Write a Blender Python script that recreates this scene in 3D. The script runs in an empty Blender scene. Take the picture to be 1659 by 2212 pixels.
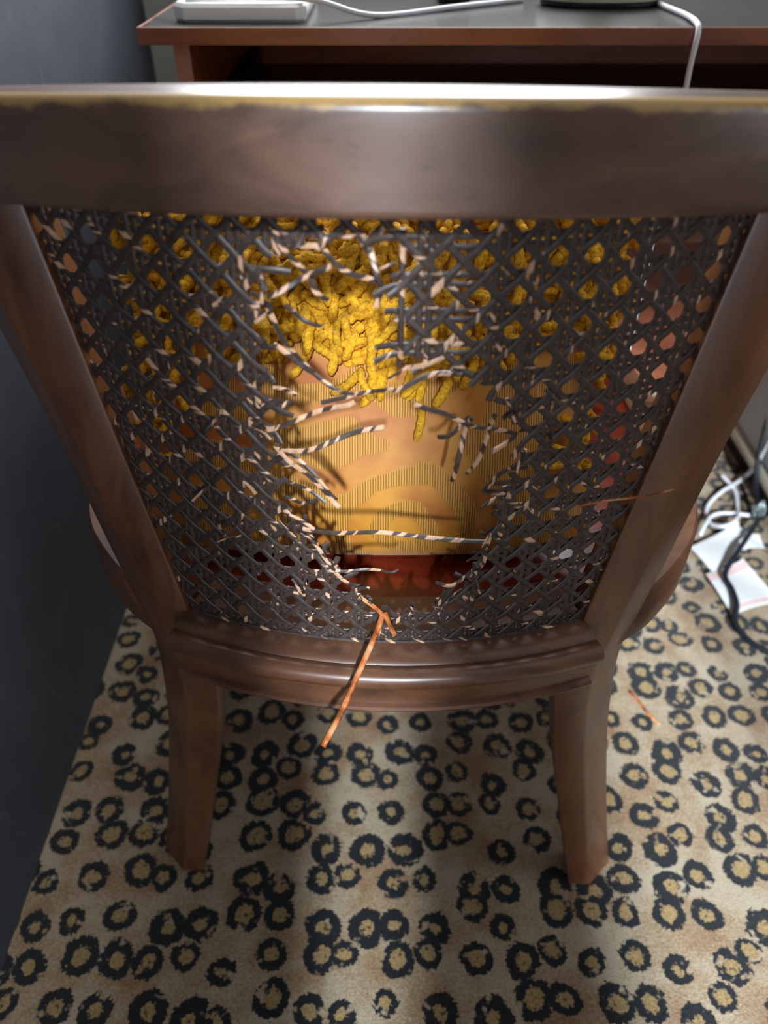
import bpy, math, random
from math import sin, cos, pi, sqrt, radians
from mathutils import Vector, Matrix
random.seed(7)
SC = bpy.context.scene
COL = SC.collection

# ---------------------------------------------------------------- camera, light, exposure
cd = bpy.data.cameras.new('camera'); cam = bpy.data.objects.new('camera', cd); COL.objects.link(cam)
cd.sensor_fit = 'HORIZONTAL'; cd.sensor_width = 36.0; cd.lens = 36.0 * 1660 / 1659
cam.location = (0, 0, .87); cam.rotation_euler = (radians(50), 0, 0)
cd.clip_start = .01
cd.dof.use_dof = True; cd.dof.focus_distance = .55; cd.dof.aperture_fstop = 7.0
SC.camera = cam
vs = SC.view_settings
vs.view_transform = 'Standard'; vs.look = 'None'; vs.gamma = 1.0; vs.use_curve_mapping = False; vs.exposure = 0.0

w = bpy.data.worlds.new('world'); SC.world = w; w.use_nodes = True
w.node_tree.nodes['Background'].inputs[0].default_value = (.62, .74, .95, 1)
w.node_tree.nodes['Background'].inputs[1].default_value = 1.0

def light(name, typ, loc, rot, energy, color, **kw):
    d = bpy.data.lights.new(name, typ); d.energy = energy; d.color = color
    for k, v in kw.items(): setattr(d, k, v)
    o = bpy.data.objects.new(name, d); COL.objects.link(o); o.location = loc; o.rotation_euler = rot
    return o
# low daylight from behind the photographer, through gaps between panels added in the rear window
light('sun', 'SUN', (0, -3, 3), (radians(58), 0, 0), 13.0, (.80, .90, 1), angle=radians(3.0))
# daylight in the window above the desk, in the right window and in the rear window
light('daylight_front', 'AREA', (.04, 1.47, 1.52), (radians(-90), 0, 0), 36, (.95, .97, 1), shape='RECTANGLE', size=.8, size_y=1.0)
light('daylight_right', 'AREA', (1.97, .1, 1.5), (radians(90), 0, radians(90)), 3.5, (.86, .92, 1), shape='RECTANGLE', size=1.3, size_y=1.1)
light('daylight_rear', 'AREA', (-.12, -1.75, 1.05), (radians(90), 0, 0), 17, (.80, .89, 1), shape='RECTANGLE', size=.5, size_y=2.0)

# ---------------------------------------------------------------- helpers
def new_obj(name, verts, faces, mat=None, parent=None, smooth=True, uvs=None, sharp=None):
    me = bpy.data.meshes.new(name)
    me.from_pydata([tuple(v) for v in verts], [], faces)
    if uvs is not None:
        l = me.uv_layers.new(name='UVMap')
        vi = [0] * len(me.loops); me.loops.foreach_get('vertex_index', vi)
        flat = []
        for i in vi: flat += [uvs[i][0], uvs[i][1]]
        l.data.foreach_set('uv', flat)
    if smooth: me.polygons.foreach_set('use_smooth', [True] * len(me.polygons))
    me.update()
    if smooth and sharp: me.set_sharp_from_angle(angle=radians(sharp))
    if mat: me.materials.append(mat)
    o = bpy.data.objects.new(name, me); COL.objects.link(o)
    if parent: o.parent = parent
    return o

def tag(o, label=None, cat=None, group=None, kind=None):
    for k, v in (('label', label), ('category', cat), ('group', group), ('kind', kind)):
        if v: o[k] = v
    return o

def empty(name, loc, label, cat, rz=0):
    o = bpy.data.objects.new(name, None); COL.objects.link(o)
    o.location = loc; o.rotation_euler = (0, 0, rz); o.empty_display_size = .05
    return tag(o, label, cat)

def crom(P, n):
    P = [Vector(p) for p in P]; out = []
    for i in range(len(P) - 1):
        a = P[i - 1] if i else 2 * P[0] - P[1]; b = P[i]; c = P[i + 1]
        d = P[i + 2] if i + 2 < len(P) else 2 * P[-1] - P[-2]
        for k in range(n):
            t = k / n
            out.append(.5 * ((2 * b) + (c - a) * t + (2 * a - 5 * b + 4 * c - d) * t * t + (3 * b - a - 3 * c + d) * t ** 3))
    out.append(P[-1]); return out

def loft(rings, closed=True, caps=True):
    """rings: lists of points of equal length"""
    V = []; F = []; m = len(rings[0])
    for r in rings: V += [tuple(p) for p in r]
    for i in range(len(rings) - 1):
        for j in range(m if closed else m - 1):
            k = (j + 1) % m
            F.append((i * m + j, i * m + k, (i + 1) * m + k, (i + 1) * m + j))
    if caps and closed:
        F.append(tuple(reversed(range(m)))); F.append(tuple((len(rings) - 1) * m + j for j in range(m)))
    return V, F

def tube(path, r, seg=8, rads=None, flat=1.0):
    path = [Vector(p) for p in path]; rings = []
    up = Vector((0, 0, 1)); n = None
    for i, p in enumerate(path):
        t = (path[min(i + 1, len(path) - 1)] - path[max(i - 1, 0)])
        t = t.normalized() if t.length > 1e-9 else Vector((0, 0, 1))
        if n is None:
            n = t.cross(up)
            if n.length < .05: n = t.cross(Vector((1, 0, 0)))
            n.normalize()
        else:
            n = (n - t * n.dot(t)); n = n.normalized() if n.length > 1e-6 else t.orthogonal().normalized()
        b = t.cross(n); rr = rads[i] if rads else r
        rings.append([p + (n * cos(2 * pi * j / seg) + b * sin(2 * pi * j / seg) * flat) * rr for j in range(seg)])
    return loft(rings)

def boxdata(x0, x1, y0, y1, z0, z1, bev=0.0):
    if bev <= 0:
        V = [(x, y, z) for z in (z0, z1) for y in (y0, y1) for x in (x0, x1)]
        F = [(0, 2, 3, 1), (4, 5, 7, 6), (0, 1, 5, 4), (2, 6, 7, 3), (0, 4, 6, 2), (1, 3, 7, 5)]
        return V, F
    rings = []
    def rect(i, z):
        c = bev; a, b, e, d = x0 + i, x1 - i, y0 + i, y1 - i; pts = []
        for cx, cy, s in ((b, e, -90), (b, d, 0), (a, d, 90), (a, e, 180)):
            sx = -1 if cx == b else 1; sy = -1 if cy == d else 1
            for k in (0, 45, 90):
                an = radians(s + k); pts.append((cx + sx * c + c * cos(an), cy + sy * c + c * sin(an), z))
        return pts
    for i, z in ((bev * .7, z0), (bev * .2, z0 + bev * .3), (0, z0 + bev), (0, z1 - bev), (bev * .2, z1 - bev * .3), (bev * .7, z1)):
        rings.append(rect(i, z))
    return loft(rings)

def box(name, x0, x1, y0, y1, z0, z1, mat, parent=None, bev=0.0):
    V, F = boxdata(x0, x1, y0, y1, z0, z1, bev)
    return new_obj(name, V, F, mat, parent, smooth=bev > 0, sharp=40)

def joined(parts):
    V = []; F = []
    for v, f in parts:
        n = len(V); V += list(v); F += [tuple(i + n for i in q) for q in f]
    return V, F

# ---------------------------------------------------------------- material helpers
def srgb(r, g, b):
    def c(v):
        v /= 255; return v / 12.92 if v <= .04045 else ((v + .055) / 1.055) ** 2.4
    return (c(r), c(g), c(b), 1)

class NT:
    def __init__(s, name):
        s.m = bpy.data.materials.new(name); s.m.use_nodes = True; s.t = s.m.node_tree
        s.b = s.t.nodes['Principled BSDF']
    def n(s, typ, **kw):
        d = s.t.nodes.new(typ)
        for k, v in kw.items(): setattr(d, k, v)
        return d
    def l(s, a, b): s.t.links.new(a, b)
    def inp(s, node, **kw):
        for k, v in kw.items():
            k = k.replace('_', ' ')
            if hasattr(v, 'is_linked'): s.l(v, node.inputs[k])
            else: node.inputs[k].default_value = v
        return node
    def coord(s, which='Object', scale=(1, 1, 1), rot=(0, 0, 0)):
        c = s.n('ShaderNodeTexCoord'); m = s.n('ShaderNodeMapping'); s.l(c.outputs[which], m.inputs[0])
        m.inputs['Scale'].default_value = scale; m.inputs['Rotation'].default_value = rot
        return m.outputs[0]
    def noise(s, vec, scale, detail=3, rough=.55, dist=0):
        d = s.n('ShaderNodeTexNoise'); s.l(vec, d.inputs['Vector'])
        s.inp(d, Scale=scale, Detail=detail, Roughness=rough, Distortion=dist); return d.outputs['Fac']
    def math(s, op, a, b=None, c=None, clamp=False):
        d = s.n('ShaderNodeMath', operation=op, use_clamp=clamp)
        for i, v in enumerate((a, b, c)):
            if v is None: continue
            if hasattr(v, 'is_linked'): s.l(v, d.inputs[i])
            else: d.inputs[i].default_value = v
        return d.outputs[0]
    def step(s, v, lo, hi):
        d = s.n('ShaderNodeMapRange', interpolation_type='SMOOTHSTEP'); s.l(v, d.inputs[0])
        d.inputs[1].default_value = lo; d.inputs[2].default_value = hi; return d.outputs[0]
    def ramp(s, v, stops):
        d = s.n('ShaderNodeValToRGB'); s.l(v, d.inputs[0]); e = d.color_ramp.elements
        while len(e) < len(stops): e.new(.5)
        for q, (p, c) in zip(e, stops): q.position = p; q.color = c
        return d.outputs[0]
    def mix(s, fac, a, b):
        d = s.n('ShaderNodeMix', data_type='RGBA')
        for i, v in ((0, fac), (6, a), (7, b)):
            if hasattr(v, 'is_linked'): s.l(v, d.inputs[i])
            else: d.inputs[i].default_value = v
        return d.outputs[2]
    def bump(s, h, strength=.3, dist=.001):
        d = s.n('ShaderNodeBump'); s.l(h, d.inputs['Height']); d.inputs['Strength'].default_value = strength
        d.inputs['Distance'].default_value = dist; s.l(d.outputs[0], s.b.inputs['Normal'])
    def base(s, c, rough=.5, **kw):
        s.inp(s.b, Base_Color=c, Roughness=rough, **kw); return s.m

def plain(name, c, rough=.5, var=.12, scale=30, **kw):
    t = NT(name); v = t.noise(t.coord(), scale, 3)
    d = tuple(x * (1 - var) for x in c[:3]) + (1,); e = tuple(min(1, x * (1 + var)) for x in c[:3]) + (1,)
    return t.base(t.ramp(v, [(.3, d), (.7, e)]), rough, **kw)

def wood(name, dark, mid, lite, rough=.32, scale=(6, 30, 30), worn=None, streak=.5):
    t = NT(name); v = t.coord('Object', scale)
    g = t.noise(v, 1.6, 5, .6, .8); big = t.noise(t.coord('Object', (1, 1, 1)), 9, 3, .5, .4)
    c = t.ramp(g, [(.28, dark), (.5, mid), (.75, lite)])
    c2 = t.mix(t.step(big, .35, .7), c, t.ramp(g, [(.3, mid), (.7, lite)]))
    # short dark scratches and pores
    p = t.noise(t.coord('Object', (scale[0] * 3, scale[1] * 3, scale[2] * 3)), 2.4, 2, .5, 1.5)
    c2 = t.mix(t.math('MULTIPLY', t.step(p, .64, .74), streak), c2, dark)
    if worn is not None:
        z0, z1, col = worn
        co = t.n('ShaderNodeTexCoord'); sx = t.n('ShaderNodeSeparateXYZ'); t.l(co.outputs['Object'], sx.inputs[0])
        zz = t.math('ADD', sx.outputs[2], t.math('MULTIPLY', t.math('POWER', sx.outputs[0], 2.0), .293))
        e = t.math('ADD', zz, t.math('MULTIPLY', t.math('SUBTRACT', t.noise(co.outputs['Object'], 55, 4), .5), .010))
        rr = t.math('SQRT', t.math('ADD', t.math('POWER', sx.outputs[0], 2.0), t.math('POWER', t.math('SUBTRACT', sx.outputs[1], .21), 2.0)))
        c2 = t.mix(t.math('MULTIPLY', t.step(e, z0, z1), t.step(rr, .410, .415)), c2, col)
    t.bump(g, .08, .0006); t.b.inputs['Specular IOR Level'].default_value = .75
    return t.base(c2, rough)

# ---------------------------------------------------------------- materials
M = {}
M['chair'] = wood('chair_wood', srgb(58, 36, 26), srgb(98, 62, 42), srgb(124, 82, 56), .33, (9, 26, 26))
M['rail'] = wood('chair_rail_wood', srgb(62, 42, 34), srgb(94, 68, 55), srgb(118, 88, 72), .30, (8, 20, 26), worn=(.7955, .7985, srgb(176, 140, 84)))
M['leg'] = wood('chair_leg_wood', srgb(66, 38, 24), srgb(104, 64, 40), srgb(128, 82, 54), .33, (30, 30, 7))
M['seat'] = wood('seat_wood', srgb(70, 20, 10), srgb(108, 36, 20), srgb(130, 50, 28), .2, (8, 30, 30), streak=.2)
M['desk'] = wood('desk_wood', srgb(96, 48, 32), srgb(128, 70, 48), srgb(146, 86, 62), .35, (5, 30, 30), streak=.15)
M['desktop'] = plain('desk_top_laminate', srgb(62, 62, 60), .22, .1, 12)
M['mauve'] = plain('panel_glare_tint', srgb(168, 126, 116), .4, .05)  # pinkish glare on the desk panel's front edge, painted as base colour
M['tray'] = wood('tray_wood', srgb(84, 52, 38), srgb(112, 72, 54), srgb(128, 86, 66), .4, (5, 30, 30), streak=.15)
M['white'] = plain('white_plastic', srgb(236, 236, 234), .4, .03)
M['cream'] = plain('cream_plastic', srgb(222, 218, 198), .4, .04)
M['black'] = plain('black_plastic', srgb(24, 26, 30), .45, .15)
M['cable_white'] = plain('white_cable', srgb(226, 226, 228), .45, .03)
M['cable_black'] = plain('black_cable', srgb(24, 30, 40), .45, .15)
M['grey'] = plain('pale_grey_panel', srgb(194, 202, 210), .45, .05)
M['plaster'] = plain('front_wall_paint', srgb(176, 178, 166), .8, .06, 8)
M['wallw'] = plain('pale_wall_paint', srgb(190, 184, 172), .85, .05, 6)
M['ceil'] = plain('ceiling_paint', srgb(225, 222, 214), .9, .03, 6)
M['added_curtain'] = plain('added_curtain_fabric', srgb(120, 106, 90), .9, .1, 40)
M['frame'] = plain('window_frame_paint', srgb(230, 230, 226), .4, .03)
def glass():
    t = NT('window_glass'); t.inp(t.b, Base_Color=(1, 1, 1, 1), Roughness=.02, Alpha=.12); return t.m
M['glass'] = glass()
def charcoal():
    t = NT('charcoal_wall'); a = t.noise(t.coord('Object'), 5, 4, .6, .6); f = t.noise(t.coord('Object'), 260, 2)
    sc = t.noise(t.coord('Object', (3, 9, 5), (.5, .3, .2)), 3, 3, .5, 1.2)
    c = t.ramp(a, [(.3, srgb(68, 73, 82)), (.7, srgb(86, 91, 100))])
    c = t.mix(t.math('MULTIPLY', t.step(sc, .62, .75), .35), c, srgb(112, 116, 124))
    t.bump(f, .2, .0006); return t.base(c, .75)
M['charcoal'] = charcoal()

def carpet():
    t = NT('leopard_carpet'); co = t.coord('Object')
    def vadd(v, tex, amt):
        s_ = t.n('ShaderNodeVectorMath', operation='SUBTRACT'); t.l(tex, s_.inputs[0]); s_.inputs[1].default_value = (.5, .5, .5)
        m_ = t.n('ShaderNodeVectorMath', operation='SCALE'); t.l(s_.outputs[0], m_.inputs[0]); m_.inputs['Scale'].default_value = amt
        a_ = t.n('ShaderNodeVectorMath', operation='ADD'); t.l(v, a_.inputs[0]); t.l(m_.outputs[0], a_.inputs[1]); return a_.outputs[0]
    def nz(scale, detail=2):
        d = t.n('ShaderNodeTexNoise'); t.l(co, d.inputs['Vector']); t.inp(d, Scale=scale, Detail=detail); return d.outputs['Color']
    v = vadd(co, nz(32), .013); v = vadd(v, nz(300, 2), .0100)
    vo = t.n('ShaderNodeTexVoronoi', voronoi_dimensions='2D', feature='F1'); t.l(v, vo.inputs['Vector'])
    t.inp(vo, Scale=23.5, Randomness=.58)
    d = vo.outputs['Distance']; sep = t.n('ShaderNodeSeparateColor'); t.l(vo.outputs['Color'], sep.inputs[0])
    ro = t.math('ADD', t.math('MULTIPLY', sep.outputs[0], .16), .325)          # outer radius of each rosette
    ri = t.math('MULTIPLY', ro, t.math('ADD', t.math('MULTIPLY', sep.outputs[1], .22), .32))
    outer = t.step(t.math('SUBTRACT', ro, d), -.012, .012)
    inner = t.step(t.math('SUBTRACT', d, ri), -.012, .012)
    ring = t.math('MULTIPLY', outer, inner)
    brk = t.noise(co, 62, 2); thr = t.step(brk, .34, .41)                      # broken rosettes
    ring = t.math('MULTIPLY', ring, thr)
    # a second, odd dark fleck inside some rosettes
    fl = t.math('MULTIPLY', t.step(t.noise(co, 150, 1), .62, .68), outer)
    ring = t.math('MAXIMUM', ring, t.math('MULTIPLY', fl, .8))
    big = t.noise(co, 14, 4, .6); fine = t.noise(co, 330, 3, .7)
    bg = t.ramp(t.math('ADD', t.math('MULTIPLY', big, .55), t.math('MULTIPLY', fine, .45)),
                [(.37, srgb(144, 102, 70)), (.46, srgb(166, 138, 104)), (.57, srgb(190, 174, 148))])
    cen = t.ramp(fine, [(.35, srgb(146, 116, 70)), (.65, srgb(192, 164, 114))])
    c = t.mix(t.step(t.math('SUBTRACT', ri, d), -.03, .03), bg, cen)
    blk = t.ramp(fine, [(.35, srgb(10, 14, 18)), (.7, srgb(30, 36, 42))])
    c = t.mix(ring, c, blk)
    t.bump(t.noise(co, 700, 2, .8), .9, .003)
    t.inp(t.b, Sheen_Weight=.25, Sheen_Roughness=.5)
    t.inp(t.b, **{'Specular IOR Level': .15})
    return t.base(c, .95)
M['carpet'] = carpet()

def cane(name, chip):
    """dark painted cane; chip = how much paint has flaked to bare tan, in short slanted bands along the strand"""
    t = NT(name); uv = t.n('ShaderNodeTexCoord').outputs['UV']
    sx = t.n('ShaderNodeSeparateXYZ'); t.l(uv, sx.inputs[0])
    u = t.math('ADD', sx.outputs[0], t.math('MULTIPLY', sx.outputs[1], .004))   # slant of the chips across the width
    cb = t.n('ShaderNodeCombineXYZ'); t.l(u, cb.inputs[0]); t.l(t.math('MULTIPLY', sx.outputs[1], .001), cb.inputs[1])
    oi = t.n('ShaderNodeObjectInfo'); t.l(t.math('MULTIPLY', oi.outputs['Random'], 50), cb.inputs[2])
    n = t.noise(cb.outputs[0], 135, 1, .4)
    fac = t.step(n, chip, chip + .03)
    g = t.noise(t.coord('Object'), 300, 2)
    dark = t.ramp(g, [(.3, srgb(54, 43, 39)), (.7, srgb(80, 66, 59))])
    tan = t.ramp(g, [(.3, srgb(200, 152, 118)), (.7, srgb(232, 190, 158))])
    return t.base(t.mix(fac, dark, tan), .42)
M['cane'] = cane('cane_painted', .80)
M['cane_chip'] = cane('cane_flaking', .635)
M['cane_fray'] = cane('cane_frayed', .52)
def barecane():
    t = NT('cane_bare'); g = t.noise(t.coord('Object', (1, 1, 1)), 90, 3)
    return t.base(t.ramp(g, [(.35, srgb(110, 54, 22)), (.5, srgb(190, 104, 46)), (.68, srgb(214, 160, 112))]), .4)
M['cane_bare'] = barecane()

def damask():
    t = NT('gold_damask'); co = t.coord('Object')
    wv = t.n('ShaderNodeTexWave', wave_type='BANDS', bands_direction='X'); t.l(co, wv.inputs['Vector'])
    t.inp(wv, Scale=165.0, Distortion=.5, Detail=1.0)
    vo = t.n('ShaderNodeTexVoronoi', feature='SMOOTH_F1'); t.l(co, vo.inputs['Vector']); t.inp(vo, Scale=8.5, Smoothness=.25)
    rg = t.math('SINE', t.math('ADD', t.math('MULTIPLY', vo.outputs['Distance'], 26), t.math('MULTIPLY', t.noise(co, 16, 3), 7)))
    m = t.step(rg, -.15, .35)                                   # flower scrolls: satin against ribbed ground
    sat = t.ramp(t.noise(co, 22, 3), [(.35, srgb(168, 92, 18)), (.65, srgb(200, 136, 38))])
    rib = t.ramp(wv.outputs['Fac'], [(.3, srgb(150, 92, 22)), (.7, srgb(206, 154, 60))])
    c = t.mix(m, sat, rib)
    t.bump(t.math('MULTIPLY', wv.outputs['Fac'], m), .35, .001)
    t.inp(t.b, Sheen_Weight=.2); return t.base(c, .6)
M['damask'] = damask()
def chenille():
    t = NT('mustard_chenille'); co = t.coord('Object'); oi = t.n('ShaderNodeObjectInfo')
    f = t.noise(co, 420, 2, .7); c = t.ramp(f, [(.3, srgb(178, 120, 10)), (.7, srgb(236, 182, 36))])
    hs = t.n('ShaderNodeHueSaturation'); t.l(c, hs.inputs['Color'])
    t.l(t.math('ADD', t.math('MULTIPLY', oi.outputs['Random'], .3), .85), hs.inputs['Value'])
    t.bump(f, .5, .0008); return t.base(hs.outputs[0], .95)
M['chenille'] = chenille()
def paper(name, printed):
    t = NT(name); uv = t.n('ShaderNodeTexCoord').outputs['UV']; sx = t.n('ShaderNodeSeparateXYZ'); t.l(uv, sx.inputs[0])
    ln = t.math('SINE', t.math('MULTIPLY', sx.outputs[1], 90.0)); wd = t.n('ShaderNodeTexNoise'); t.l(uv, wd.inputs['Vector']); t.inp(wd, Scale=40.0)
    txt = t.math('MULTIPLY', t.step(ln, .2, .6), t.step(wd.outputs['Fac'], .42, .5))
    ins = t.math('MULTIPLY', t.math('MULTIPLY', t.step(sx.outputs[0], .12, .14), t.math('SUBTRACT', 1, t.step(sx.outputs[0], .86, .88))),
                 t.math('MULTIPLY', t.step(sx.outputs[1], .2, .22), t.math('SUBTRACT', 1, t.step(sx.outputs[1], .76, .78))))
    c = t.mix(t.math('MULTIPLY', txt, t.math('MULTIPLY', ins, .35)), srgb(232, 232, 230), srgb(130, 134, 140))
    if printed:
        y = sx.outputs[1]
        band = t.math('ADD', t.math('MULTIPLY', t.step(y, .80, .82), t.math('SUBTRACT', 1, t.step(y, .97, .98))),
                      t.math('MULTIPLY', t.step(y, .06, .07), t.math('SUBTRACT', 1, t.step(y, .14, .15))))
        c = t.mix(t.math('MULTIPLY', band, t.math('ADD', .45, t.math('MULTIPLY', wd.outputs['Fac'], .5))), c, srgb(236, 182, 176))
    return t.base(c, .6)
M['paper_plain'] = paper('leaflet_paper', False); M['paper_red'] = paper('leaflet_paper_red_bands', True)

# ---------------------------------------------------------------- the room
WX0, WX1, WY0, WY1, CZ = -.394, 2.0, -1.6, 1.5, 2.4
def st(o, label): return tag(o, label, None, None, 'structure')
st(box('floor', WX0 - .1, WX1 + .1, WY0 - .1, WY1 + .1, -.05, 0, M['carpet']), 'beige carpet with black leopard rosettes covering the floor')
st(box('ceiling', WX0 - .1, WX1 + .1, WY0 - .1, WY1 + .1, CZ, CZ + .05, M['ceil']), 'plain white ceiling')
st(box('wall_left', WX0 - .08, WX0, WY0, WY1, 0, CZ, M['charcoal']), 'plain dark charcoal grey upright surface left of the chair')
def wall_window(wname, n, axis, pos, th, a0, a1, o0, o1, z0, z1, mat, label):
    def bx(a, b, c, d):
        if axis == 'y': return boxdata(a, b, pos, pos + th, c, d)
        return boxdata(pos, pos + th, a, b, c, d)
    V, F = joined([bx(a0, o0, 0, CZ), bx(o1, a1, 0, CZ), bx(o0, o1, 0, z0), bx(o0, o1, z1, CZ)])
    st(new_obj(wname, V, F, mat, smooth=False), label)
    t = .05; m = (o0 + o1) / 2
    q = [bx(o0, o0 + t, z0, z1), bx(o1 - t, o1, z0, z1), bx(o0 + t, o1 - t, z0, z0 + t), bx(o0 + t, o1 - t, z1 - t, z1), bx(m - .02, m + .02, z0 + t, z1 - t)]
    V, F = joined(q); wo = st(new_obj('window_%d' % n, V, F, M['frame'], smooth=False), 'white framed window')
    for a, b in ((o0 + t, m - .02), (m + .02, o1 - t)):
        pm = pos + th * .5
        V, F = boxdata(a, b, pm, pm + .004, z0 + t, z1 - t) if axis == 'y' else boxdata(pm, pm + .004, a, b, z0 + t, z1 - t)
        new_obj('pane', V, F, M['glass'], wo, smooth=False)
wall_window('wall_front', 1, 'y', WY1, .08, WX0, WX1, -.38, .46, 1.0, 2.05, M['plaster'], 'pale grey green wall behind the desk')
wall_window('wall_right', 2, 'x', WX1, .08, WY0, WY1, -.6, .8, .9, 2.1, M['wallw'], 'pale wall on the right side of the room')
wall_window('wall_back', 3, 'y', WY0 - .08, .08, WX0, WX1, -.34, 1.4, .04, 2.15, M['wallw'], 'pale wall behind the viewer')
def added_curtain(x0, x1, label, hem=.06):  # unseen panels, added to block the rear light and leave bands
    n = max(6, int((x1 - x0) / .018)); rings = []
    front = [(x0 + (x1 - x0) * i / n, WY0 + .075 + .018 * sin(i * 1.5)) for i in range(n + 1)]
    ring = front + [(x, y - .004) for x, y in reversed(front)]
    V, F = loft([[(x, y, z) for x, y in ring] for z in (hem, 1.3, 2.25)])
    tag(new_obj('added_curtain', V, F, M['added_curtain'], sharp=60), label, 'added_curtain', 'unseen drapes added at the rear window')
added_curtain(-.39, -.048, 'added short brown drape, out of view, nearest the charcoal wall at the rear window', .98)
added_curtain(.006, .262, 'added narrow brown drape, out of view, in the middle of the rear window')
added_curtain(.64, 1.5, 'added wide brown drape, out of view, at the right of the rear window')

# ---------------------------------------------------------------- the chair
YC = .76                       # axis of the curved back
OY = .55
chair = empty('cane_back_chair', (.006, OY, 0), 'brown wooden chair with curved torn dark cane back and splayed sabre legs', 'chair', radians(-2))
def L(p): return (p[0], p[1] - OY, p[2])
def arcp(R, a, z): return (R * sin(a), YC - R * cos(a), z)
def drop(x): return -.0095 * (x / .18) ** 2

# curved top rail with rounded ends
prof = []
r0, r1, za, zb, bv = .390, .425, .7530, .8000, .005
def rail_ring(a, s=1.0):
    ring = []; cr, cz = (r0 + r1) / 2, (za + zb) / 2; hr, hz = (r1 - r0) / 2 * s, (zb - za) / 2 * (.55 + .45 * s); b = min(bv, hr * .9, hz * .9)
    for qx, qz, s0 in ((1, -1, -90), (1, 1, 0), (-1, 1, 90), (-1, -1, 180)):
        for k in (0, 22.5, 45, 67.5, 90):
            an = radians(s0 + k)
            ring.append((cr + qx * (hr - b) + b * cos(an), cz + qz * (hz - b) + b * sin(an)))
    out = []
    for r, z in ring:
        r += (-.0075 * (z - za) / (zb - za) + .003) if r > cr else 0      # outer face leans a little
        p = arcp(r, a, z); out.append(L((p[0], p[1], z + drop(cr * sin(a)))))
    return out
AE = .62; rings = []
for i in range(81):
    a = -AE + 2 * AE * i / 80; e = max(0, (abs(a) - (AE - .035)) / .035)
    rings.append(rail_ring(a, sqrt(max(.03, 1 - e * e))))
V, F = loft(rings); new_obj('top_rail', V, F, M['rail'], chair, sharp=50)['label'] = 'curved top rail with worn pale upper edge'

# rear legs that run up as the stiles of the back
LEG = [  # z, A (inner rear corner x,y), B (outer rear corner x,y)
    (0.000, (-.205, .398), (-.229, .398)), (.080, (-.189, .408), (-.214, .408)), (.217, (-.161, .412), (-.190, .414)),
    (.300, (-.147, .400), (-.176, .403)), (.376, (-.137, .386), (-.166, .390)), (.420, (-.141, .382), (-.170, .388)),
    (.479, (-.149, .384), (-.179, .389)), (.583, (-.165, .390), (-.194, .391)), (.678, (-.179, .396), (-.215, .398)),
    (.757, (-.191, .402), (-.231, .402))]
ks = crom([(a[0], a[1], z) for z, a, b in LEG], 7); kb = crom([(b[0], b[1], z) for z, a, b in LEG], 7)
for sgn in (-1, 1):
    rings = []
    for A, B in zip(ks, kb):
        z = A.z
        C = B + Vector((-.027, .027, 0)); D = Vector((A.x, A.y + .034, z))
        q = [A, B, C, D]; ring = []
        for i in range(4):          # small eased corners
            p, c, n = q[i - 1], q[i], q[(i + 1) % 4]; e = .0022
            ring += [c + (p - c).normalized() * e, c + ((p - c).normalized() + (n - c).normalized()) * e * .28, c + (n - c).normalized() * e]
        ring = [L((p.x * (-sgn), p.y, p.z)) for p in ring]
        if sgn == 1: ring.reverse()
        rings.append(ring)
    V, F = loft(rings); new_obj('rear_leg', V, F, M['leg'], chair, sharp=25)

# moulded rear seat rail
PR = [(.355, .400), (.4235, .400), (.4265, .4012), (.4275, .4035), (.4265, .4058), (.4235, .407), (.4235, .4285), (.4255, .4305), (.4295, .4320),
      (.4325, .4355), (.4330, .4400), (.4310, .4440), (.4270, .4462), (.4215, .4462), (.4195, .4450), (.4175, .4470), (.4120, .4488), (.400, .4492), (.358, .4492), (.355, .446)]
AR = .372; rings = []
for i in range(41):
    a = -AR + 2 * AR * i / 40; rings.append([L(arcp(r, a, z)) for r, z in PR])
V, F = loft(rings); new_obj('rear_seat_rail', V, F, M['chair'], chair, sharp=35)['label'] = 'curved moulded rear rail under the cane'

# flared side rails, front rail, front legs, seat panel
SIDE = [(-.176, .404), (-.215, .436), (-.254, .492), (-.272, .570), (-.272, .660), (-.262, .760), (-.250, .820)]
sp = crom([(x, y, 0) for x, y in SIDE], 8)
for sgn in (1, -1):
    rings = []
    for i, p in enumerate(sp):
        t = (sp[min(i + 1, len(sp) - 1)] - sp[max(i - 1, 0)]).normalized(); n = Vector((-t.y, t.x, 0))
        if n.x > 0: n = -n
        pr = [(0, .395), (.004, .398), (.004, .441), (.001, .446), (-.03, .446), (-.03, .395)]
        ring = [L(((p.x + n.x * o) * sgn, p.y + n.y * o, z)) for o, z in pr]
        if sgn < 0: ring.reverse()
        rings.append(ring)
    V, F = loft(rings); new_obj('side_seat_rail', V, F, M['chair'], chair, sharp=35)
rings = []
for i in range(21):
    x = -.225 + .45 * i / 20; y = .836 - .3 * x * x
    rings.append([L((x, y + o, z)) for o, z in ((0, .395), (.0, .446), (-.03, .446), (-.03, .395))])
V, F = loft(rings); new_obj('front_seat_rail', V, F, M['chair'], chair, sharp=35)
for sgn in (-1, 1):
    rings = []
    for z, xo, yo, h in ((0, .272, .862, .013), (.1, .262, .848, .015), (.2, .252, .834, .018), (.3, .245, .824, .021), (.4478, .243, .818, .023)):
        rings.append([L((sgn * xo + a * h, yo + b * h, z)) for a, b in ((-1, -1), (1, -1), (1, 1), (-1, 1))])
    V, F = loft(rings); new_obj('front_leg', V, F, M['leg'], chair, sharp=25)
inner = [(p.x + .026, p.y + .004) for p in sp if .41 < p.y < .80]
back = [(.360 * sin(a), YC - .360 * cos(a)) for a in [(-.30 + .6 * i / 12) for i in range(13)]]
out = [(x, y) for x, y in back] + [(-x, y) for x, y in inner] + [(x, y) for x, y in reversed(inner)]
V, F = loft([[L((x, y, z)) for x, y in out] for z in (.424, .440)])
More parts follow.
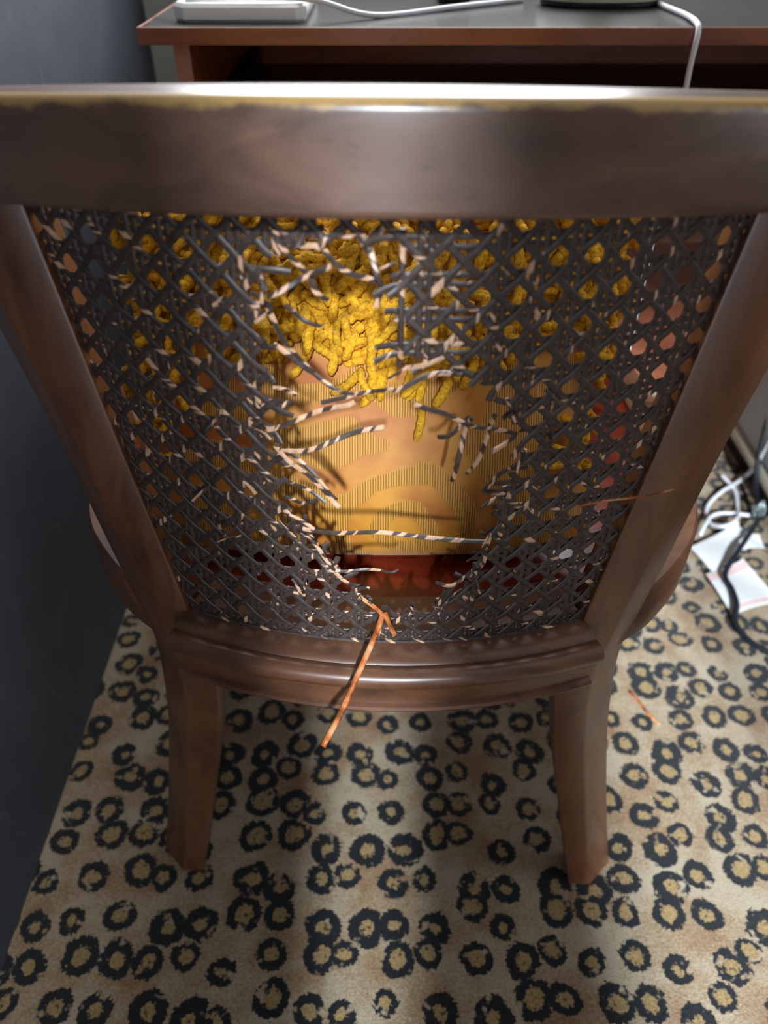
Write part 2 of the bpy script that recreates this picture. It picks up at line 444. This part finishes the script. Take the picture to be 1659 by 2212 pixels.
new_obj('seat_panel', V, F, M['seat'], chair, smooth=False)['label'] = 'dark red polished seat panel'

# ------------------------------------------------ woven cane back, torn open in the middle
RC = .400; P_ = .0187
HOLE = [(-.0572, .7236), (-.0389, .7371), (.0051, .7383), (.0081, .7073), (.0095, .6687), (.0426, .6654), (.0667, .6497), (.0802, .6241), (.082, .5976), (.0701, .5743),
        (.0674, .5404), (.0565, .5041), (.023, .4793), (.0008, .4745), (-.0209, .5004), (-.0417, .5238), (-.0549, .5539), (-.0647, .5785), (-.0654, .616), (-.0594, .6506), (-.0663, .6725), (-.0631, .7015)]
def inhole(s, z):
    c = False; n = len(HOLE)
    for i in range(n):
        x0, y0 = HOLE[i]; x1, y1 = HOLE[(i + 1) % n]
        if (y0 > z) != (y1 > z) and s < (x1 - x0) * (z - y0) / (y1 - y0) + x0: c = not c
    return c
def holedist(s, z):
    d = 9
    for i in range(len(HOLE)):
        a = Vector(HOLE[i]); b = Vector(HOLE[(i + 1) % len(HOLE)]); p = Vector((s, z)); ab = b - a
        t = max(0, min(1, (p - a).dot(ab) / ab.length_squared)); d = min(d, (p - a - ab * t).length)
    return d
Z0, Z1 = .4475, .7560
def smax(z): return .1500 + (.2010 - .1500) * (z - .449) / (.745 - .449)
def inside(s, z): return Z0 <= z <= Z1 + drop(s) and abs(s) <= smax(z)
# spline laid in the groove where the cane meets the rear rail
rings = []
for i in range(41):
    a = -.36 + .72 * i / 40
    rings.append([L(arcp(RC + o, a, z)) for o, z in ((-.003, .4485), (.003, .4485), (.0022, .4508), (-.0022, .4508))])
V, F = loft(rings); cback = new_obj('cane_back', V, F, M['cane_chip'], chair, sharp=40, uvs=[((i // 4) * .007, i % 4) for i in range(len(V))])
cback['label'] = 'dark woven cane back torn open in the middle'

def strand(pts, wd, th, mat, name='cane_strand', twist=0.0):
    """pts: list of (s, z, out) on the curved back; a flat ribbon with thickness"""
    V = []; uv = []; F = []; u = 0; n = len(pts)
    P = [Vector(arcp(RC + o, s / RC, z)) for s, z, o in pts]
    for i in range(n):
        t = (P[min(i + 1, n - 1)] - P[max(i - 1, 0)]).normalized()
        nr = Vector((sin(pts[i][0] / RC), -cos(pts[i][0] / RC), 0)); b = t.cross(nr).normalized(); nr = b.cross(t).normalized()
        if twist:
            an = twist * i / (n - 1); b, nr = b * cos(an) + nr * sin(an), nr * cos(an) - b * sin(an)
        if i: u += (P[i] - P[i - 1]).length
        for q, (x, y) in enumerate(((-1, -1), (1, -1), (.55, 1), (-.55, 1))):
            V.append(L(P[i] + b * x * wd / 2 + nr * y * th / 2)); uv.append((u, (x + 1) / 2))
    for i in range(n - 1):
        for j in range(4): F.append((i * 4 + j, i * 4 + (j + 1) % 4, i * 4 + 4 + (j + 1) % 4, i * 4 + 4 + j))
    F.append((3, 2, 1, 0)); F.append(tuple((n - 1) * 4 + j for j in range(4)))
    return new_obj(name, V, F, mat, cback, sharp=55, uvs=uv)

def run(line, wd, th, offf, ph):
    """cut a weave line at frame and hole, build each remaining piece"""
    seg = []; res = []
    for s, z in line:
        ok = inside(s, z) and not inhole(s, z)
        if ok: seg.append((s, z))
        elif seg: res.append((seg, inhole(s, z))); seg = []
    if seg: res.append((seg, False))
    for seg, cut in res:
        if len(seg) < 4: continue
        ds = min(holedist(s, z) for s, z in seg[::3])
        mid = seg[len(seg) // 2]
        # strands snapped off beside the tear
        if .008 < mid[0] < .045 and mid[1] > .66 and random.random() < .40 and len(seg) < 40: continue
        pts = [(s + random.gauss(0, .00012), z, offf(k, s, z)) for k, (s, z) in enumerate(seg)]
        if cut or holedist(*seg[0]) < .004:      # frayed ends poke into the tear
            e0 = holedist(*seg[0]) < .004; e1 = holedist(*seg[-1]) < .004
            def ext(a, b):
                d = Vector((a[0] - b[0], a[1] - b[1])); d = d.normalized() if d.length else Vector((1, 0)); ln = random.choice((.002, .004, .006, .009, .014)); k = random.uniform(-.35, .35); o = random.uniform(-.25, .5)
                d2 = Vector((-d.y, d.x)); r = []
                for q in (.33, .66, 1): v = d * ln * q + d2 * ln * k * q * q; r.append((a[0] + v.x, a[1] + v.y, a[2] + o * ln * q * q))
                return r
            if e1: pts = pts + ext(pts[-1], pts[-3])
            if e0: pts = list(reversed(ext(pts[0], pts[2]))) + pts
        strand(pts, wd, th, M['cane_chip'] if ds < .012 else M['cane'])
STP = P_ / 4
nv = 12
for i in range(-nv, nv + 1):
    for o in (-.0025, .0025):
        s = i * P_ + o + .002
        run([(s, Z0 + k * STP) for k in range(int((Z1 - Z0) / STP) + 1)],   .0036, .0007, lambda k, s, z: .0003 + .0003 * sin(z / P_ * 2 * pi), 0)
for j in range(-1, 18):
    for o in (-.0025, .0025):
        z = Z0 + .006 + j * P_ + o
        run([(-.205 + k * STP, z) for k in range(int(.41 / STP) + 1)],  .0036, .0007, lambda k, s, z: -.0005 + .0003 * sin(s / P_ * 2 * pi), 0)
zc = Z0 + .006
for dirn in (1, -1):
    for m in range(-30, 31):
        c = (m + .5) * P_
        line = []
        for k in range(int((Z1 - Z0) / (STP * .75)) + 1):
            z = Z0 + k * STP * .75; line.append((c + dirn * (z - zc) + .002, z))
        run(line, .0040, .0007, lambda k, s, z, d=dirn: .0006 * d * sin(z / P_ * 2 * pi) + .0010, 0)
FRAY = [[(-.0506, .5507), (-.0196, .5517), (.0095, .5487), (.0662, .5433)],
    [(-.0654, .6247), (-.0463, .6328), (-.0259, .642), (-.0149, .6476)], [(-.0334, .646), (-.0128, .6501), (.0062, .656)],
    [(-.0660, .6058), (-.0552, .6088), (-.0396, .6148), (-.02, .623), (.001, .631)],
    [(-.0678, .7053), (-.0583, .6987), (-.0504, .6792), (-.0407, .6649), (-.0261, .6558), (-.0149, .6494)], [(-.0582, .6769), (-.0448, .6704), (-.0363, .6619)],
    [(-.0526, .7413), (-.0463, .7289), (-.0373, .7162), (-.0335, .7107), (-.0275, .7044)], [(-.0576, .7055), (-.0479, .7098), (-.0359, .717), (-.0246, .7238)],
    [(-.0389, .7328), (-.031, .7305), (-.0232, .7245), (-.0126, .7179), (-.0031, .7139)], [(-.0095, .7379), (-.0057, .7293), (-.0024, .7188), (-.0004, .7104), (-.0032, .7016)],
    [(.0096, .7407), (.0094, .7119), (.0091, .6819), (.0086, .667)], [(-.0502, .6993), (-.0416, .6954), (-.0311, .6899)], [(.0123, .667), (.0231, .6714), (.0376, .6743)],
    [(.0058, .6543), (.0161, .6595), (.0308, .6635), (.0418, .6657)], [(.0169, .6471), (.0312, .6391), (.0436, .6335), (.0571, .629), (.0773, .6206)],
    [(.0489, .6372), (.0464, .6243), (.0429, .6081), (.0406, .5913)], [(.0632, .6374), (.059, .6194), (.0534, .6048), (.05, .5949)], [(.049, .6347), (.0396, .6272), (.0309, .6237)],
    [(.0773, .6206), (.0619, .6137)], [(-.0629, .6134), (-.05, .5994), (-.0378, .5834), (-.0264, .573)], [(-.06, .5923), (-.0498, .5835), (-.0347, .5729)],
    [(-.0600, .6120), (-.054, .606), (-.0384, .5935), (-.0285, .5768)], [(-.0604, .5745), (-.0521, .5709), (-.0393, .5772)], [(-.05, .5473), (-.0394, .5319), (-.0236, .5067), (-.0094, .4995)],
    [(-.0400, .5200), (-.0336, .5185), (-.0156, .5168), (.0011, .5185), (.0101, .5212)], [(.0349, .5071), (.0478, .5071), (.0603, .5153), (.0657, .5284)], [(.0357, .4875), (.0469, .5019), (.0641, .5182), (.065, .5371)],
    [(.0587, .5841), (.0718, .5946), (.0859, .5984)], [(.0598, .5703), (.0715, .5752), (.0758, .5809)]]
for k, f in enumerate(FRAY):
    q = crom([(s, z, 0) for s, z in f], 5)
    strand([(p.x, p.y, .0012 + .0025 * sin(i * .5 + k)) for i, p in enumerate(q)], .0031, .0011, M['cane_fray'], twist=random.uniform(-.7, .7))
for k in range(46):   # splinters round the rim of the tear and slivers lifting off the weave
    if k < 26:
        i = random.randrange(len(HOLE)); t = random.random(); a, b = HOLE[i], HOLE[(i + 1) % len(HOLE)]
        s, z = a[0] + (b[0] - a[0]) * t, a[1] + (b[1] - a[1]) * t; m = M['cane_fray']
    else:
        while True:
            s, z = random.uniform(-.14, .15), random.uniform(.47, .73)
            if not inhole(s, z) and holedist(s, z) < .06 and abs(s) < smax(z) - .015: break
        m = M['cane_fray']
    an = random.uniform(0, 2 * pi); ln = random.uniform(.008, .018)
    strand([(s + cos(an) * ln * q, z + sin(an) * ln * q, .0022 + .004 * q * q * (k % 3)) for q in (0, .3, .6, 1)], .0022, .0007, m, 'cane_splinter', twist=1.0)
strand([(.124, .562, .002), (.140, .567, .008), (.160, .571, .016), (.178, .574, .020)], .0011, .0008, M['cane_bare'], 'cane_splinter')
strand([(-.0161, .4946, .002), (-.006, .487, .004), (.0024, .4783, .006)], .003, .0012, M['cane_bare'])
strand([(.0011, .4842, .006), (.004, .476, .009), (.0079, .4656, .010)], .0034, .0013, M['cane_bare'])
# long snapped strand hanging out over the rail
q = crom([(.0015, .362, .482), (-.004, .345, .474), (-.016, .320, .458), (-.026, .300, .444), (-.0365, .282, .434)], 5)
V, F = tube([L(p) for p in q], .0022, 7, flat=.7)
new_obj('hanging_cane_strand', V, F, M['cane_bare'], cback)['label'] = 'bare orange tan cane strand hanging over the rear rail'

# ---------------------------------------------------------------- cushion leaning in the chair
CX = -.012
cush = empty('cushion', (CX, .549, .442), 'mustard cushion with gold damask back and shaggy chenille front, on the chair seat', 'cushion', radians(-1))
lean = radians(38)
CW, CH, CT = .176, .150, .052
ex = Vector((1, 0, 0)); ev = Vector((0, sin(lean), cos(lean))); en = Vector((0, -cos(lean), sin(lean)))   # en: out of the damask back
cen = Vector((0, -.005, .133))
def cpt(u, v, side, lift=0.0):
    m = (max(0, 1 - abs(u) ** 3.2) ** .62) * (max(0, 1 - abs(v) ** 3.2) ** .62)
    pin = 1 - .05 * (1 - abs(v) ** 2) * abs(u) ** 4
    vv = v * (1 + .20 * (u - .05) ** 2 * (v > 0)) * CH - .034 * (v > 0) * v * v * (1 - min(1, abs(u + .12) * 1.6))
    p = cen + ex * u * pin * (CW + .042 * max(0, v + .2)) + ev * vv + en * (side * (CT * m) + lift)
    if v < 0: p += ev * (-.008 * v * v * (1 - u * u))
    return p
def cnorm(u, v, side):
    e = .02; a = cpt(min(.98, u + e), v, side) - cpt(max(-.98, u - e), v, side); b = cpt(u, min(.98, v + e), side) - cpt(u, max(-.98, v - e), side)
    n = a.cross(b).normalized(); return n if n.dot(en) * side > 0 else -n
for side, nm, mt in ((1, 'damask_back', M['damask']), (-1, 'front_cover', M['chenille'])):
    N = 40; V = []; F = []
    for j in range(N + 1):
        for i in range(N + 1): V.append(cpt(sin((i / N - .5) * pi), sin((j / N - .5) * pi), side))
    for j in range(N):
        for i in range(N):
            f = (j * (N + 1) + i, j * (N + 1) + i + 1, (j + 1) * (N + 1) + i + 1, (j + 1) * (N + 1) + i); F.append(f if side > 0 else tuple(reversed(f)))
    if side < 0: new_obj(nm, V, F, mt, cush)
    else:                        # damask below, chenille backing above
        vf = lambda f: sum(sin(((k // (N + 1)) / N - .5) * pi) for k in f) / 4
        uf = lambda f: sum(sin(((k % (N + 1)) / N - .5) * pi) for k in f) / 4
        top = [f for f in F if vf(f) > .10 - .2 * math.exp(-((uf(f) - .16) / .28) ** 2)]
        tops = set(top); low_ = [f for f in F if f not in tops]
        for q, fs, mm in ((nm, low_, mt), ('chenille_backing', top, M['chenille'])):
            ids = sorted({k for f in fs for k in f}); ix = {k: i for i, k in enumerate(ids)}
            new_obj(q, [V[k] for k in ids], [tuple(ix[k] for k in f) for f in fs], mm, cush)
# chenille loops: shared shapes, the ones in view single parts, the rest one pile
def loop_mesh(k):
    rnd = random.Random(k); ln = rnd.uniform(.020, .034); bend = rnd.uniform(-1.6, 1.6); pts = []
    for i in range(8):
        t = i / 7; pts.append((sin(bend * t) * ln * t * .6, ln * t * (1 - .15 * abs(bend) * t), .006 * sin(pi * t) + .002 * rnd.uniform(-1, 1)))
    r = rnd.uniform(.0029, .0036)
    return tube(crom(pts, 2), r, 7, rads=[r * (.55 if i in (0, 14) else .85 if i in (1, 13) else 1 + .14 * sin(i * 2.3)) for i in range(15)])
LM = []
for k in range(10):
    V, F = loop_mesh(k); me = bpy.data.meshes.new('chenille_loop'); me.from_pydata([tuple(v) for v in V], [], F)
    me.polygons.foreach_set('use_smooth', [True] * len(me.polygons)); me.materials.append(M['chenille']); LM.append((me, V, F))
def loop_mat(u, v, side, lift):
    p = cpt(u, v, side, 0) ; n = cnorm(u, v, side); p = p + n * lift
    dn = (-ev + ex * random.gauss(0, .75) + n * random.uniform(-.1, .35)).normalized()
    if side < 0: dn = (dn + ev * .4).normalized()
    x = dn.cross(n).normalized(); z = x.cross(dn).normalized()
    return Matrix(((x.x, dn.x, z.x, p.x), (x.y, dn.y, z.y, p.y), (x.z, dn.z, z.z, p.z), (0, 0, 0, 1)))
cnt = 0; tries = 0
while cnt < 300 and tries < 6000:
    tries += 1
    u, v = random.uniform(-1, 1) * .985, random.uniform(-.95, .99)
    low = .00 - .20 * math.exp(-((u - .16) / .28) ** 2) + random.gauss(0, .05)
    edge = abs(u) > .78 + random.gauss(0, .06) and v > -.55
    if not (v > low or edge): continue
    me = random.choice(LM)[0]; o = bpy.data.objects.new('chenille_loop', me); COL.objects.link(o); o.parent = cush
    o.matrix_local = loop_mat(u, v, 1, random.uniform(.002, .012)); cnt += 1
parts = []
for k in range(620):
    u, v = random.uniform(-1, 1) * .98, random.uniform(-.5, 1) * .98; me, V, F = random.choice(LM)
    m = loop_mat(u, v, -1, random.uniform(0, .007)); parts.append(([m @ Vector(p) for p in V], F))
got = 0
while got < 340:        # under layer of the loops on the back's upper half
    u, v = random.uniform(-.98, .98), random.uniform(-.3, .98)
    if v < .04 - .20 * math.exp(-((u - .16) / .28) ** 2): continue
    me, V, F = random.choice(LM); m = loop_mat(u, v, 1, random.uniform(-.003, .001)); parts.append(([m @ Vector(p) for p in V], F)); got += 1
for k in range(150):   # top edge and corners
    u = random.uniform(-1, 1); me, V, F = random.choice(LM); m = loop_mat(u * .98, random.uniform(.9, .995), random.choice((1, -1)), random.uniform(.002, .012)); parts.append(([m @ Vector(p) for p in V], F))
V, F = joined(parts); tag(new_obj('chenille_pile', V, F, M['chenille'], cush), kind='stuff')

# ---------------------------------------------------------------- desk
DY = .876; DZ = .75
desk = empty('desk', (.36, 1.17, 0), 'reddish brown computer desk with dark top and keyboard tray in front of the chair', 'desk')
def dbox(n, x0, x1, y0, y1, z0, z1, m, bev=0): return box(n, x0 - .36, x1 - .36, y0 - 1.17, y1 - 1.17, z0, z1, m, desk, bev)
dbox('desk_top', -.238, .965, DY + .004, 1.47, DZ - .014, DZ, M['desktop'])
dbox('front_edge', -.238, .965, DY, DY + .004, DZ - .0145, DZ + .0003, M['desk'])
dbox('front_edge', -.2415, -.238, DY, 1.47, DZ - .0145, DZ + .0003, M['desk'])
for x in (-.212, .925): dbox('side_panel', x, x + .016, DY + .018, 1.45, 0, DZ - .014, M['desk']); dbox('panel_glare_strip', x, x + .016, DY + .0165, DY + .018, 0, DZ - .0146, M['mauve'])  # thin front strip added to carry the painted glare
dbox('back_panel', -.196, .925, 1.43, 1.446, .02, DZ - .014, M['desk'])
dbox('keyboard_tray', -.18, .90, DY + .03, 1.30, .632, .648, M['tray'], .003)
for x in (-.196, .90): dbox('tray_runner', x, x + .016, DY + .06, 1.30, .640, .668, M['black'])
dbox('stretcher', -.196, .925, 1.06, 1.076, .47, .53, M['tray'])

# things on the desk (only their lower parts reach into the picture)
pb = empty('white_box', (-.146, .995, DZ), 'flat bright white plastic box lying at the left end of the desk', 'box')
V, F = loft([[(sx * .068 * k, sy * .088 * k, z) for sx, sy in ((-.8, -1), (.85, -1), (1, -.88), (1, .85), (.92, 1), (-.92, 1), (-1, .85), (-.97, -.85))] for z, k in ((0, .97), (.003, 1), (.013, 1), (.016, .97))])
new_obj('body', V, F, M['white'], pb, sharp=40)
box('lid', -.055, .055, -.07, .07, .016, .018, M['white'], pb, .001)
def lathe(prof, seg=48):
    return loft([[(r * cos(2 * pi * j / seg), r * sin(2 * pi * j / seg) * .55, z) for j in range(seg)] for r, z in prof])
rb = empty('cream_stand', (.244, 1.04, DZ), 'oval cream stand with dark underside on the desk', 'stand')
V, F = lathe([(.064, 0), (.067, .002), (.067, .005), (.064, .006)]); new_obj('dark_foot', V, F, M['black'], rb, sharp=40)
V, F = lathe([(.067, .006), (.070, .010), (.070, .018), (.064, .026), (.04, .032), (.02, .034)]); new_obj('base', V, F, M['cream'], rb, sharp=60)
V, F = lathe([(.02, .034), (.018, .09), (.018, .16)], 20); new_obj('neck', V, F, M['cream'], rb, sharp=60)
bk = box('dark_block', .062, .10, 1.055, 1.10, DZ, DZ + .05, M['black'], None, .004)
tag(bk, 'small dark block at the back of the desk left of the cream stand', 'block')
def cable(name, pts, r, mat, label, n=8, cat='cable'):
    V, F = tube(crom(pts, n), r, 8); return tag(new_obj(name, V, F, mat), label, cat)
cable('cable', [(-.40 + .11, 1.10, DZ + .05), (-.245, .99, DZ + .03), (-.20, .93, DZ + .026), (-.13, .915, DZ + .022), (-.07, .92, DZ + .018), (-.01, .935, DZ + .003), (.08, 1.0, DZ + .003), (.16, 1.06, DZ + .003)],
      .0028, M['cable_white'], 'thin white cable lying on the desk in front of the white box')
cable('cable', [(.322, 1.09, DZ + .003), (.308, 1.02, DZ + .003), (.312, .94, DZ + .003), (.306, .885, DZ + .0035), (.3045, .869, DZ - .003), (.303, .866, DZ - .03), (.305, .868, DZ - .07), (.306, .870, DZ - .12), (.306, .870, DZ - .30), (.31, .87, .30), (.33, .88, .06), (.38, .91, .004)],
      .0028, M['cable_white'], 'thin white cable hanging down over the front edge of the desk')

# ---------------------------------------------------------------- floor clutter on the right
cab = empty('grey_cabinet', (.76, 1.2, 0), 'pale grey cabinet with cream lower rim and black bottom strip under the desk', 'cabinet')
box('bottom_strip', -.085, .10, -.22, .20, 0, .035, M['black'], cab)  # inset black strip below the cream rim
box('lower_rim', -.098, .11, -.235, .21, .035, .062, M['cream'], cab, .006)
box('body', -.092, .105, -.228, .20, .062, .50, M['grey'], cab, .008)
box('side_panel', -.096, -.091, -.20, .17, .09, .47, M['grey'], cab, .002)
def leaflet(name, quad, zs, mat, label):
    N = 8; V = []; uv = []; F = []
    for j in range(N + 1):
        for i in range(N + 1):
            u, v = i / N, j / N
            a = Vector(quad[0]) * (1 - u) * (1 - v) + Vector(quad[1]) * u * (1 - v) + Vector(quad[2]) * u * v + Vector(quad[3]) * (1 - u) * v
            z = zs[0] * (1 - u) * (1 - v) + zs[1] * u * (1 - v) + zs[2] * u * v + zs[3] * (1 - u) * v + .004 * sin(u * 4 + v * 2) + .005
            V.append((a.x, a.y, z)); uv.append((u, v))
    n = len(V); V += [(x, y, z - .0012) for x, y, z in V]; uv += uv
    for j in range(N):
        for i in range(N):
            q = (j * (N + 1) + i, j * (N + 1) + i + 1, (j + 1) * (N + 1) + i + 1, (j + 1) * (N + 1) + i); F.append(q); F.append(tuple(reversed([k + n for k in q])))
    for i in range(N):
        for a, b in ((i, i + 1), ((N * (N + 1)) + i + 1, N * (N + 1) + i), ((i + 1) * (N + 1), i * (N + 1)), (i * (N + 1) + N, (i + 1) * (N + 1) + N)):
            F.append((a, a + n, b + n, b))
    tag(new_obj(name, V, F, mat, sharp=50, uvs=uv), label, 'leaflet')
leaflet('paper_leaflet', [(.527, .877), (.580, .915), (.600, .985), (.506, .936)], (.0, .012, .02, .0), M['paper_plain'], 'creased plain white paper leaflet on the carpet below the white cable loops')
leaflet('paper_leaflet', [(.526, .789), (.610, .815), (.581, .903), (.512, .873)], (.0, .006, .010, .0), M['paper_red'], 'white paper leaflet with pale red bands lying on the carpet')
leaflet('paper_leaflet', [(.585, .930), (.632, .938), (.628, .962), (.600, .978)], (.0, .004, .010, .008), M['paper_plain'], 'small folded white paper corner under the black cable')
cable('cable', [(.70, 1.20, .30), (.672, 1.14, .16), (.658, 1.09, .06), (.652, 1.04, .022), (.640, 1.00, .020), (.600, .945, .026), (.560, .895, .026), (.536, .862, .018), (.537, .831, .016), (.533, .80, .016), (.524, .773, .008), (.530, .745, .005), (.554, .716, .005), (.62, .665, .005), (.70, .62, .005)],
      .0045, M['cable_black'], 'black cable running over the paper leaflets on the carpet')
cable('cable', [(.622, 1.129, .012), (.635, 1.09, .006), (.622, 1.04, .005), (.600, .995, .020), (.574, .974, .022), (.560, 1.0, .006), (.570, 1.044, .005), (.605, 1.080, .010), (.655, 1.115, .014), (.662, 1.10, .06), (.668, 1.09, .14), (.672, 1.07, .22)],
      .0038, M['cable_white'], 'white cable in loose loops on the carpet beside the grey cabinet')
cable('cable', [(.530, .962, .012), (.545, .985, .016), (.565, 1.010, .014), (.592, 1.020, .012), (.636, 1.013, .012)], .0034, M['cable_white'], 'short white cable end tied with a silver twist tie on the carpet')
tw = []
for k in range(5):
    a = k * 1.3; c = Vector((.640, 1.006, .030)); r = .010 + .003 * (k % 2)
    tw.append(tube([c + Vector((cos(a) * cos(t) * r, sin(a) * cos(t) * r * .8, sin(t) * r * 1.5)) for t in [2 * pi * i / 14 for i in range(15)]], .0014, 5))
V, F = joined(tw); ti = NT('silver_foil'); tag(new_obj('twist_tie', V, F, ti.base(srgb(190, 205, 205), .25, Metallic=.6)), 'crumpled silver twist tie round the cables', 'twist tie')
ad = empty('plug_adapter', (.655, 1.03, .20), 'white plug adapter on the side of the grey cabinet', 'adapter')
box('body', -.016, .012, -.03, .03, 0, .07, M['white'], ad, .006); box('plug_head', -.012, .008, -.018, .018, -.022, .0, M['white'], ad, .003)
cable('cane_splinter', [(.338, .648, .003), (.345, .632, .005), (.352, .615, .004), (.364, .596, .003)], .0018, M['cane_bare'], 'tan sliver of cane lying on the carpet beside the right rear leg', cat='splinter')
